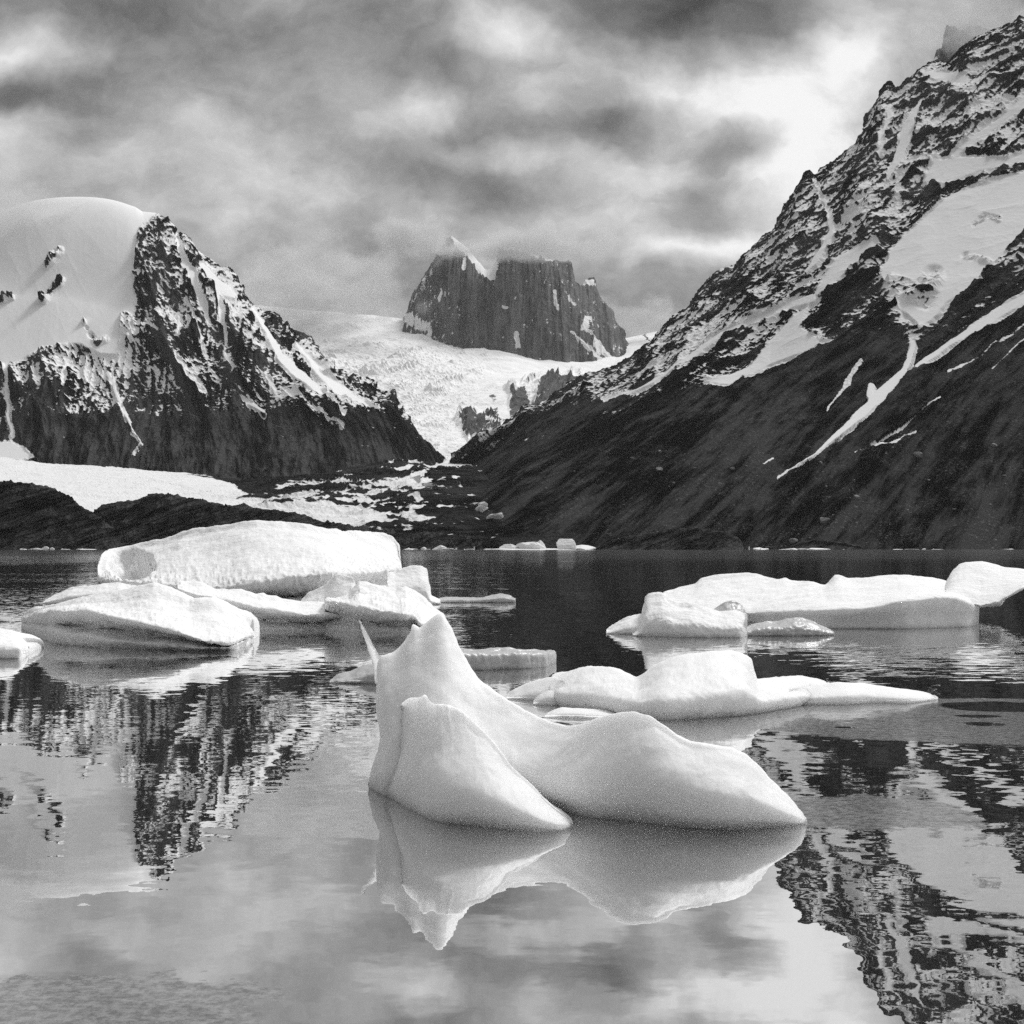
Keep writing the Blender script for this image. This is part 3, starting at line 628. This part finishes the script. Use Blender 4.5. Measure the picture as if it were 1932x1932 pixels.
# ------------------------------------------------------------------ icebergs
def loft_berg(rows, water_l, depth, N=None, sub=9, sm=2, amp=0.02, nsc=0.5, under=0.35, taper=0.35, seed=0.0, backf=0.9, open_under=True, rsm=1.0, rstart=2.0, dents=(), rough=0.0):
    """rows: [(points, offset)] from the crest to the side; offset = metres behind the waterline"""
    cr = np.array(rows[0][0], float); wl = np.array(water_l, float)
    x0, x1 = cr[0, 0], cr[-1, 0]
    N = N or int(np.clip((x1 - x0) * 0.55, 26, 460))
    t = np.linspace(0, 1, N); tt = 0.5 - 0.5 * np.cos(np.pi * t); tt = 0.65 * t + 0.35 * tt
    px = x0 + (x1 - x0) * tt
    wy = smooth1(np.interp(px, wl[:, 0], wl[:, 1]), max(sm, N // 22))
    Yw = CAMH * F / (wy - HZ)
    tp = np.clip(np.minimum(t, 1 - t) / taper, 0, 1); tp = np.sqrt(1 - (1 - tp) ** 2); tp = np.maximum(tp, 0.02)
    def off(o):
        if isinstance(o, (int, float)): return o * tp
        a = np.array(o, float); return smooth1(np.interp(px, a[:, 0], a[:, 1]), N // 12) * tp
    cpy = smooth1(np.interp(px, cr[:, 0], cr[:, 1]), sm); cpy = np.minimum(cpy, wy)
    L = []
    C = world_pt(px, cpy, Yw + off(rows[0][1])); C[:, 2] = np.maximum(C[:, 2], 0.01)
    Dp = off(depth)
    bk = C.copy(); bk[:, 1] = Yw + Dp; bk[:, 2] = -0.4
    s_ = (Yw + Dp) / (Yw + off(rows[0][1])); bk[:, 0] *= 1.0
    b2 = C.copy(); b2[:, 1] = Yw + off(rows[0][1]) + (Dp - off(rows[0][1])) * backf; b2[:, 2] = C[:, 2] * 0.45
    L += [bk, b2, C]
    for ri, (pts, o) in enumerate(rows[1:]):
        a = np.array(pts, float); py = smooth1(np.interp(px, a[:, 0], a[:, 1]), sm + int(rsm * (ri + 1) * N / 40))
        py = np.clip(py, cpy + 0.5, np.maximum(wy - 0.5, cpy + 0.5)); L.append(world_pt(px, py, Yw + off(o)))
        L[-1][:, 2] = np.maximum(L[-1][:, 2], 0.005)
    Wt = world_pt(px, wy, Yw); Wt[:, 2] = 0.0; L.append(Wt)
    U = Wt.copy(); U[:, 1] += under * tp; U[:, 2] = -0.5; L.append(U)
    V = catmull(L, sub)
    n = grid_normals(V)
    if n[V.shape[0] // 2, N // 2, 1] > 0: n = -n
    D = fbm(V, nsc, 5, 0.55, off=seed + 2.0) * amp * 2 + sstep(rstart * sub, (rstart + 2.0) * sub, np.arange(V.shape[0]))[:, None] * (fbm(V, nsc * 0.25, 4, 0.6, True, seed) * rough if rough else 0)
    k = sstep(0, 6, np.minimum(np.arange(N), np.arange(N)[::-1]))[None, :]
    V = V + n * (D * (0.3 + 0.7 * k))[..., None]
    for (dx, dy, rx, ry, dep) in dents:
        qx, qy = to_px(V)
        rowm = np.arange(V.shape[0])[:, None] >= 2 * sub
        e = ((qx - dx) / rx) ** 2 + ((qy - dy) / ry) ** 2 + fbm(V, .8, 4, .6, off=2) * .45
        V = V - n * (dep * np.clip(1 - e, 0, 1) ** 1.4 * rowm)[..., None]
    return V
def berg(Vs, mat, label, name='iceberg', group=None, parent=None, cat='iceberg'):
    if not isinstance(Vs, list): Vs = [Vs]
    vs, fs = [], []; o = 0
    for V in Vs:
        M_, N_ = V.shape[:2]
        caps = [V[:, 0].mean(0), V[:, -1].mean(0)]
        vs.append(np.concatenate([V.reshape(-1, 3), np.array(caps)]))
        fs += [tuple(r) for r in grid_faces(M_, N_, o)]
        for ci, cc in ((0, 0), (1, N_ - 1)):
            for i in range(M_ - 1):
                a, b = o + i * N_ + cc, o + (i + 1) * N_ + cc
                fs.append((a, b, o + M_ * N_ + ci))
        o += M_ * N_ + 2
    vs = np.concatenate(vs)
    me = bpy.data.meshes.new(name); me.from_pydata(vs.tolist(), [], [tuple(int(i) for i in f) for f in fs])
    import bmesh
    bm = bmesh.new(); bm.from_mesh(me); bmesh.ops.recalc_face_normals(bm, faces=bm.faces)
    for f in bm.faces: f.smooth = True
    bm.to_mesh(me); bm.free()
    return link(name, me, mat, label, cat if label and not parent else None, group, parent=parent)

# --- the foreground berg: tall fin, long hill and the front lobe, one body
w_main = [(700,1486),(720,1500),(760,1510),(900,1520),(1000,1524),(1060,1531),(1100,1540),(1200,1551),(1300,1562),(1380,1567),(1450,1562),(1500,1557),(1522,1555)]
c_main = [(700,1483),(703,1440),(706,1380),(707,1300),(708,1262),(712,1247),(722,1241),(740,1236),(752,1228),(762,1215),(770,1204),(776,1196),(778,1182),(784,1186),(792,1192),(800,1186),(815,1172),(826,1164),(834,1163),(842,1172),(852,1190),(863,1212),(875,1236),(888,1262),(905,1284),(930,1305),(960,1322),(985,1338),(1010,1352),(1040,1364),(1075,1369),(1105,1363),(1135,1352),(1165,1345),(1195,1343),(1225,1350),(1255,1370),(1275,1390),(1300,1403),(1335,1408),(1380,1412),(1405,1420),(1430,1442),(1460,1476),(1495,1512),(1515,1535),(1522,1548)]
def lower(c, wl, f, add=0.0):
    wlx = [q[0] for q in wl]; wly = [q[1] for q in wl]
    return [(x, y + (np.interp(x, wlx, wly) - y) * f + add) for x, y in c]
co = [(700,.7),(760,1.15),(835,1.2),(900,.9),(1000,0.45),(1100,0.3),(1195,0.15),(1300,0.22),(1400,0.3),(1522,0.2)]
def sc_off(o, k, add=0.0): return [(x, v * k + add) for x, v in o]
V1 = loft_berg([(c_main, co), (lower(c_main, w_main, .07), sc_off(co, .85, -.10)), (lower(c_main, w_main, .30), sc_off(co, .62, -.24)), (lower(c_main, w_main, .58), sc_off(co, .28, -.33)), (lower(c_main, w_main, .84), sc_off(co, .05, -0.22))],
    w_main, [(700,1.1),(835,1.7),(1000,1.4),(1195,1.3),(1522,.8)], N=420, sub=10, sm=1, amp=.022, nsc=.55, under=.5, taper=.05, rough=.010, rstart=1.9)
qx_, qy_ = to_px(V1)
V1[..., 0] += 14 / F * V1[..., 1] * np.exp(-((qy_ - 1395) / 38) ** 2) * np.clip(1 - (qx_ - 700) / 70, 0, 1) - 5 / F * V1[..., 1] * np.exp(-((qy_ - 1470) / 40) ** 2) * np.clip(1 - (qx_ - 700) / 50, 0, 1)
w_lobe = [(706,1472),(722,1496),(760,1520),(795,1540),(830,1552),(900,1560),(960,1566),(1020,1571),(1060,1568),(1080,1558)]
c_lobe = [(706,1468),(720,1446),(735,1424),(745,1395),(748,1370),(752,1340),(758,1328),(768,1321),(780,1319),(796,1320),(801,1316),(806,1321),(815,1329),(832,1333),(850,1336),(872,1346),(890,1360),(910,1378),(930,1400),(948,1424),(962,1442),(985,1462),(1005,1480),(1022,1503),(1045,1525),(1065,1541),(1080,1554)]
lo = [(706,.2),(750,.5),(800,.62),(850,.6),(930,.45),(1000,.35),(1080,.15)]
V2 = loft_berg([(c_lobe, lo), (lower(c_lobe, w_lobe, .08), sc_off(lo, .82)), (lower(c_lobe, w_lobe, .35), sc_off(lo, .42, -.06)), (lower(c_lobe, w_lobe, .65), sc_off(lo, .10, -.16)), (lower(c_lobe, w_lobe, .88), sc_off(lo, 0, -.12))],
    w_lobe, [(706,.5),(800,1.1),(1000,.9),(1080,.5)], N=240, sub=10, sm=1, amp=.016, nsc=.4, under=.4, taper=.12, seed=4, rough=.010, rstart=1.9)
qx_, qy_ = to_px(V2)
V2[..., 1] += (perlin(qx_ / 9.0 - qy_ / 60.0, qy_ / 90.0, 0 * qx_) * .035) * (1 - sstep(1320, 1420, qy_)) * (np.arange(V2.shape[0])[:, None] > 20)
def tube(pts, rad, k=10):
    P = np.array(pts, float); n = len(P) * 6; t = np.linspace(0, len(P) - 1, n)
    C = np.stack([np.interp(t, range(len(P)), P[:, i]) for i in range(3)], -1); r = np.interp(t, range(len(P)), rad)
    ang = np.linspace(0, 2 * np.pi, k)
    V = C[:, None, :] + r[:, None, None] * np.stack([np.cos(ang), np.sin(ang) * 0.8, 0 * ang], -1)[None]
    return V + fbm(V, .06, 3)[..., None] * .01
def wp1(px, py, Y): return tuple(world_pt(np.float64(px), np.float64(py), Y))
V3 = tube([wp1(679,1170,13.9), wp1(686,1189,13.8), wp1(696,1213,13.6), wp1(706,1236,13.4), wp1(715,1255,13.2), wp1(722,1290,12.8)], [.006, .018, .030, .042, .055, .07])
mb = berg(V1, M_ice, 'large smooth white foreground iceberg with a tall fin, thin spike and rounded lobe')
berg(V2, M_ice, 'rounded front lobe', name='lobe', parent=mb); berg(V3, M_ice, 'thin upright spike', name='spike', parent=mb)

# --- left group
w1 = [(186,1128),(300,1134),(480,1138),(620,1136),(756,1120)]
c1 = [(184,1078),(187,1062),(191,1050),(198,1042),(208,1038),(225,1035),(259,1028),(307,1019),(345,1004),(383,997),(431,989),(479,985),(527,986),(575,990),(623,1000),(661,1004),(695,1003),(723,1008),(740,1016),(749,1026),(753,1040),(755,1050),(757,1066),(758,1080)]
l1 = [(186,1092),(210,1096),(287,1101),(407,1110),(469,1104),(527,1092),(575,1085),(671,1081),(756,1074)]
l1b = [(186,1100),(287,1112),(407,1122),(479,1124),(551,1130),(671,1100),(756,1092)]
V = loft_berg([(c1, 9.0), ([(x, y + (np.interp(x, [q[0] for q in l1], [q[1] for q in l1]) - y) * .12) for x, y in c1], 7.6), ([(x, y + (np.interp(x, [q[0] for q in l1], [q[1] for q in l1]) - y) * .55) for x, y in c1], 3.6), (l1, -.5), (l1b, 1.3)], w1, 13.0, N=400, sub=14, sm=2, amp=.09, nsc=1.6, under=.8, taper=.22, rough=.14, rstart=3.4, dents=[(248,1064,46,30,1.9)])
berg(V, M_snowice, 'biggest white slab iceberg with a round hollow at its left end')
w2 = [(41,1185),(57,1197),(105,1215),(192,1222),(287,1226),(383,1228),(441,1227),(462,1218),(479,1205)]
c2 = [(41,1164),(62,1149),(110,1141),(158,1125),(201,1119),(240,1112),(268,1102),(292,1099),(316,1107),(350,1122),(359,1128),(378,1126),(402,1126),(422,1134),(441,1148),(465,1153),(476,1162),(479,1172)]
l2 = [(41,1168),(96,1154),(168,1153),(216,1165),(287,1179),(345,1194),(383,1208),(431,1214),(479,1195)]
m2 = [(41,1174),(96,1177),(200,1184),(300,1196),(383,1212),(431,1219),(479,1200)]
n2_ = [(41,1178),(96,1188),(200,1206),(300,1214),(383,1222),(431,1222),(479,1202)]
V = loft_berg([(c2, 3.4), ([(x, y + (np.interp(x, [q[0] for q in l2], [q[1] for q in l2]) - y) * .5) for x, y in c2], 1.8), (l2, -.40), (m2, .50), (n2_, -.30)], w2, 6.0, N=330, sub=12, sm=2, rsm=.2, amp=.06, nsc=.9, under=.6, taper=.16, rough=.035, seed=3)
berg(V, M_snowice, 'bright wedge iceberg with striped shaded side, in front of the biggest slab')
def simple(crest, water, depth, lab, mat=M_snowice, crest_off=None, lipf=.45, lip_off=None, amp=.04, sub=7, **kw):
    d_ = crest_off if crest_off is not None else depth * .5
    lo_ = lip_off if lip_off is not None else -0.03 * depth
    rows = [(crest, d_), (lower(crest, water, .10), d_ * .72), (lower(crest, water, lipf), lo_ + (d_ - lo_) * .12), (lower(crest, water, lipf + (1 - lipf) * .6), lo_ * .5)]
    V = loft_berg(rows, water, depth, sub=sub, amp=amp, sm=kw.pop('sm', 1), **kw)
    return berg(V, mat, lab) if lab else V
simple([(81,1136),(105,1122),(134,1109),(158,1106),(192,1102),(230,1100),(287,1112),(310,1125)], [(81,1139),(192,1142),(310,1142)], 4.5, 'low pointed ice floe between the biggest slab and the striped wedge', seed=2, under=.3, taper=.3, rough=.02)
c3 = [(335,1108),(342,1098),(354,1095),(383,1100),(407,1112),(422,1111),(455,1112),(470,1116),(484,1122),(498,1119),(503,1123),(522,1124),(536,1130),(565,1135),(608,1136),(640,1142),(690,1150)]
w3 = [(335,1184),(479,1189),(613,1190),(690,1184)]; l3 = [(335,1112),(354,1118),(441,1137),(517,1152),(575,1160),(640,1160)]
V = loft_berg([(c3, 3.0), ([(x, y + (np.interp(x, [q[0] for q in l3], [q[1] for q in l3]) - y) * .4) for x, y in c3], 1.8), (l3, -.5), (lower(l3, w3, .5), .55)], w3, 4.5, N=220, sub=10, sm=1, amp=.05, nsc=.9, under=.6, taper=.1, rough=.03, seed=8)
berg(V, M_snowice, 'ice floe with a bright lip and dark overhung side, right of the striped wedge')
simple([(560,1140),(568,1134),(584,1119),(613,1105),(632,1087),(640,1085),(647,1085),(666,1090),(671,1100),(674,1120),(682,1140)], [(560,1172),(682,1174)], 2.4, 'tent shaped white ice block leaning behind the dark faced block', lipf=.5, seed=5, taper=.3, rough=.02)
c5 = [(613,1132),(620,1129),(642,1130),(660,1122),(668,1110),(678,1098),(709,1102),(747,1112),(756,1110),(766,1106),(775,1108),(786,1114),(800,1128),(814,1143),(836,1162),(838,1172)]
l5 = [(613,1134),(642,1138),(695,1148),(742,1155),(776,1159),(786,1166),(793,1178),(838,1180)]; w5 = [(613,1189),(671,1193),(766,1194),(790,1191),(838,1188)]
V = loft_berg([(c5, 3.2), ([(x, y + (np.interp(x, [q[0] for q in l5], [q[1] for q in l5]) - y) * .4) for x, y in c5], 1.9), (l5, -.55), (lower(l5, w5, .5), .45)], w5, 4.5, N=240, sub=11, sm=1, rsm=.3, amp=.08, nsc=.8, under=.6, taper=.08, rough=.05, seed=11)
berg(V, M_snowice, 'angular ice block with a rough dark front face, behind the foreground spike')
simple([(730,1082),(754,1076),(765,1072),(776,1069),(795,1068),(806,1075),(808,1082),(804,1092),(796,1100),(800,1112),(815,1125),(832,1133)], [(730,1142),(832,1140)], 3.0, 'small grey knob of ice at the right end of the biggest slab', lipf=.5, seed=6, taper=.2, rough=.02)
simple([(820,1130),(840,1127),(857,1127),(908,1127),(933,1122),(946,1120),(964,1123),(973,1129)], [(820,1137),(973,1137)], 1.6, 'thin flat floe on dark water right of the left ice group', M_clear, lipf=.4, seed=7)
simple([(-90,1190),(0,1186),(24,1191),(43,1205),(53,1215),(55,1222)], [(-90,1243),(40,1243),(55,1232)], 3.0, 'rounded white floe cut by the left edge of the picture', seed=9, lipf=.5, taper=.2)
simple([(-40,1164),(0,1162),(12,1166),(18,1170)], [(-40,1173),(18,1173)], 1.0, 'tiny dark ice scrap at the left edge behind the rounded floe', M_clear, seed=1)
simple([(622,1287),(639,1275),(662,1270),(678,1258),(703,1250),(740,1247),(760,1262)], [(622,1289),(700,1290),(760,1290)], 1.3, 'low grey floe just left of the foreground fin', M_clear, seed=12, rough=.012, lipf=.5)
simple([(850,1228),(877,1225),(895,1226),(933,1223),(959,1222),(984,1224),(1018,1227),(1030,1226),(1046,1228),(1050,1232),(1049,1240)], [(850,1266),(984,1262),(1030,1258),(1049,1250)], 1.2, 'grey ridge of clear ice behind the foreground fin', M_clear, seed=13, rough=.02, lipf=.25, taper=.1)

# --- right group
c11 = [(1240,1128),(1251,1120),(1280,1107),(1311,1101),(1321,1091),(1358,1084),(1410,1081),(1436,1086),(1467,1094),(1480,1090),(1488,1096),(1535,1097),(1551,1105),(1566,1101),(1571,1086),(1582,1086),(1598,1091),(1624,1091),(1655,1087),(1707,1085),(1738,1089),(1780,1098),(1811,1105),(1837,1118),(1846,1132),(1849,1150),(1847,1165)]
l11 = [(1240,1146),(1410,1154),(1499,1152),(1577,1149),(1655,1144),(1681,1136),(1738,1127),(1801,1122),(1849,1150)]
w11 = [(1240,1168),(1420,1174),(1551,1186),(1707,1187),(1835,1183),(1849,1178)]
V = loft_berg([(c11, 7.0), ([(x, y + (np.interp(x, [q[0] for q in l11], [q[1] for q in l11]) - y) * .15) for x, y in c11], 5.6), ([(x, y + (np.interp(x, [q[0] for q in l11], [q[1] for q in l11]) - y) * .6) for x, y in c11], 2.2), (l11, -.15), (lower(l11, w11, .5), .05)], w11, 9.5, N=360, sub=10, sm=2, amp=.05, nsc=1.2, under=.9, taper=.1, seed=14)
cb = [(1784,1106),(1788,1098),(1795,1086),(1801,1079),(1810,1071),(1822,1067),(1853,1066),(1889,1074),(1932,1077),(1990,1083),(2040,1100)]
wb = [(1784,1186),(2040,1186)]
lb = [(1784,1122),(1850,1134),(1890,1125),(1932,1106),(2040,1104)]; lb2 = [(1784,1128),(1850,1146),(1887,1141),(1895,1130),(1932,1110),(2040,1106)]
px_ = np.linspace(1784, 2040, 140)
def rowp(pts, Yv): a = np.array(pts, float); return world_pt(px_, np.interp(px_, a[:, 0], a[:, 1]), Yv)
tpb = np.sqrt(np.clip(np.minimum((px_ - 1780) / 30, 1), 0, 1))
Vb = catmull([rowp(lb2, 40 + 2.5 * tpb), rowp(cb, 40 + 2.2 * tpb), rowp(cb, 40 + 0.8 * tpb), rowp(lb, 37.4), rowp(lb2, 37.8), rowp(lb2, 40 + 2.5 * tpb)], 9)
Vb = Vb + grid_normals(Vb) * (fbm(Vb, .8, 4) * .08)[..., None]
rb = berg(V, M_snowice, 'long flat white iceberg at right with a shaded side and an overhanging end')
berg(Vb, M_snowice, 'overhanging right end', name='ledge', parent=rb)
ccf = [(1194,1197),(1202,1188),(1209,1178),(1213,1160),(1215,1140),(1217,1126),(1224,1121),(1233,1119),(1249,1119),(1257,1124),(1264,1131),(1280,1139),(1306,1140),(1337,1147),(1358,1154),(1384,1153),(1405,1157),(1416,1165),(1420,1175),(1417,1185),(1410,1193)]
simple(ccf, [(1194,1200),(1300,1203),(1397,1203),(1420,1199)], 2.6, 'crumbly white ice chunk with a raised left horn before the long flat iceberg', seed=15, rough=.03, lipf=.55, taper=.12, sub=10, crest_off=1.6, lip_off=-.1)
simple([(1144,1192),(1160,1178),(1181,1164),(1207,1157),(1230,1160)], [(1144,1196),(1230,1197)], 2.0, 'pointed ice wedge at the left tip of the right ice group', seed=16, lipf=.6)
simple([(1335,1160),(1347,1149),(1358,1141),(1368,1136),(1380,1134),(1394,1137),(1402,1145),(1409,1160)], [(1335,1185),(1409,1185)], 1.2, 'small translucent ice lump behind the crumbly horned chunk', M_clear, seed=17, rough=.02)
simple([(1405,1185),(1420,1179),(1446,1172),(1472,1172),(1499,1166),(1512,1165),(1525,1167),(1551,1180),(1574,1193)], [(1405,1200),(1500,1200),(1574,1199)], 1.4, 'glassy low floe right of the crumbly horned chunk', M_clear, seed=18, rough=.03, lipf=.5)
# --- middle right berg
c12 = [(1038,1298),(1039,1286),(1043,1274),(1060,1269),(1082,1264),(1100,1259),(1118,1257),(1150,1261),(1186,1269),(1202,1275),(1212,1269),(1233,1256),(1264,1243),(1301,1235),(1342,1230),(1374,1227),(1405,1238),(1415,1244),(1419,1252),(1421,1270),(1424,1281),(1473,1279),(1525,1280),(1551,1285),(1577,1298),(1587,1312)]
w12 = [(1038,1322),(1051,1331),(1108,1340),(1186,1352),(1249,1360),(1342,1355),(1447,1344),(1525,1329),(1587,1316)]
V = loft_berg([(c12, 1.6), (lower(c12, w12, .10), 1.15), (lower(c12, w12, .38), .45), (lower(c12, w12, .62), -.08), (lower(c12, w12, .86), -.12)], w12, 2.8, N=320, sub=9, sm=1, rsm=.5, amp=.035, nsc=.6, under=.5, taper=.05, rough=.02, seed=20)
ct = [(1490,1300),(1551,1290),(1580,1288),(1629,1289),(1681,1298),(1733,1306),(1755,1311),(1770,1318)]; wt_ = [(1490,1332),(1535,1330),(1603,1330),(1650,1326),(1707,1328),(1750,1323),(1770,1320)]
Vt = simple(ct, wt_, 1.2, None, sub=8, amp=.015, seed=21, taper=.3, lipf=.55)
hb = berg(V, M_ice, 'smooth white iceberg with two humps and a long low tail')
berg(Vt, M_ice, 'long low tail', name='tail', parent=hb)
simple([(956,1316),(972,1300),(993,1290),(1030,1279),(1045,1278),(1065,1285)], [(956,1319),(1010,1322),(1065,1324)], .9, 'rounded ice piece at the left tip of the two humped iceberg', M_ice, seed=22, lipf=.6, amp=.02)
simple([(1006,1326),(1017,1311),(1035,1303),(1051,1305),(1060,1312)], [(1006,1330),(1060,1332)], .4, 'small ice lump tucked under the left end of the two humped iceberg', M_ice, seed=23, amp=.01)
simple([(1028,1352),(1045,1343),(1061,1337),(1098,1339),(1150,1345),(1185,1352)], [(1028,1354),(1100,1356),(1185,1356)], .6, 'thin low ice sliver in front of the two humped iceberg', M_ice, seed=24, amp=.01)

# --- ice on the far shore
def far_ice(px, py, wpx, hpx, Y, seed, lab, group=None, mat=M_farice, flat=1.0):
    me = rock_mesh('ice_chunk', seed, mat, 1.0, n=20, planes=9, h0=.32, h1=.8)
    o = link('ice_chunk', me, None, lab, 'ice chunk', group)
    Yz = CAMH + (HZ - py) / F * Y
    o.location = ((px - CX) / F * Y, Y, Yz - hpx * .15 * Y / F); o.scale = (wpx / 1.6 / F * Y, wpx / 2.5 / F * Y, hpx * 1.25 / F * Y); o.rotation_euler = (0, 0, 0.3 * math.sin(seed))
for a in [(992,1030,46,14,'grey pyramid shaped ice block on the far shore, left of the others'),(1016,1031,36,13,'grey peaked ice block in the middle of the far shore pile'),(1062,1029,40,17,'dark sided ice block standing right in the far shore pile'),
          (960,1034,40,8,'low grey ice heap at the left end of the far shore pile'),(1095,1034,48,6,'long low ice raft at the right end of the far shore pile'),(1020,1037,170,4,'thin white shelf of ice along the foot of the far shore pile')]:
    far_ice(a[0], a[1], a[2], a[3], 1385 - a[3], int(a[0]), a[4])
rnd = random.Random(9)
xs = [rnd.uniform(-40, 185) for _ in range(16)] + [rnd.uniform(755, 935) for _ in range(14)] + [rnd.uniform(1408, 1500) for _ in range(9)] + [rnd.uniform(1500, 1950) for _ in range(16)]
for i, x in enumerate(xs):
    big_ = 1.0 if x < 1500 else .45
    far_ice(x, 1036.5, 3 + 34 * rnd.random() ** 2, (1.2 + 6.5 * rnd.random() ** 2) * big_, 1345 + rnd.uniform(0, 8), 100 + i, 'low white ice scrap floating along the far shoreline', 'ice scraps along the far shoreline')
pxV, pyV = to_px(VV)
for i, (x, y, wx_, hy, lab) in enumerate([(786,899,20,8,'white ice block on the dark debris below the glacier foot'),(806,913,20,5,'flat white ice block on dark debris, just below another'),(911,947,16,7,'upper small ice block on the debris near the shore'),(909,957,20,7,'middle ice block on the debris near the shore'),(938,975,34,17,'largest grey ice block on the debris near the shore'),(862,993,44,6,'low dirty ice ridge on the debris above the shore rock')]):
    far_ice(x, y + hy * .35, wx_, hy, 1750 if y > 940 else 2400, 300 + i, lab)
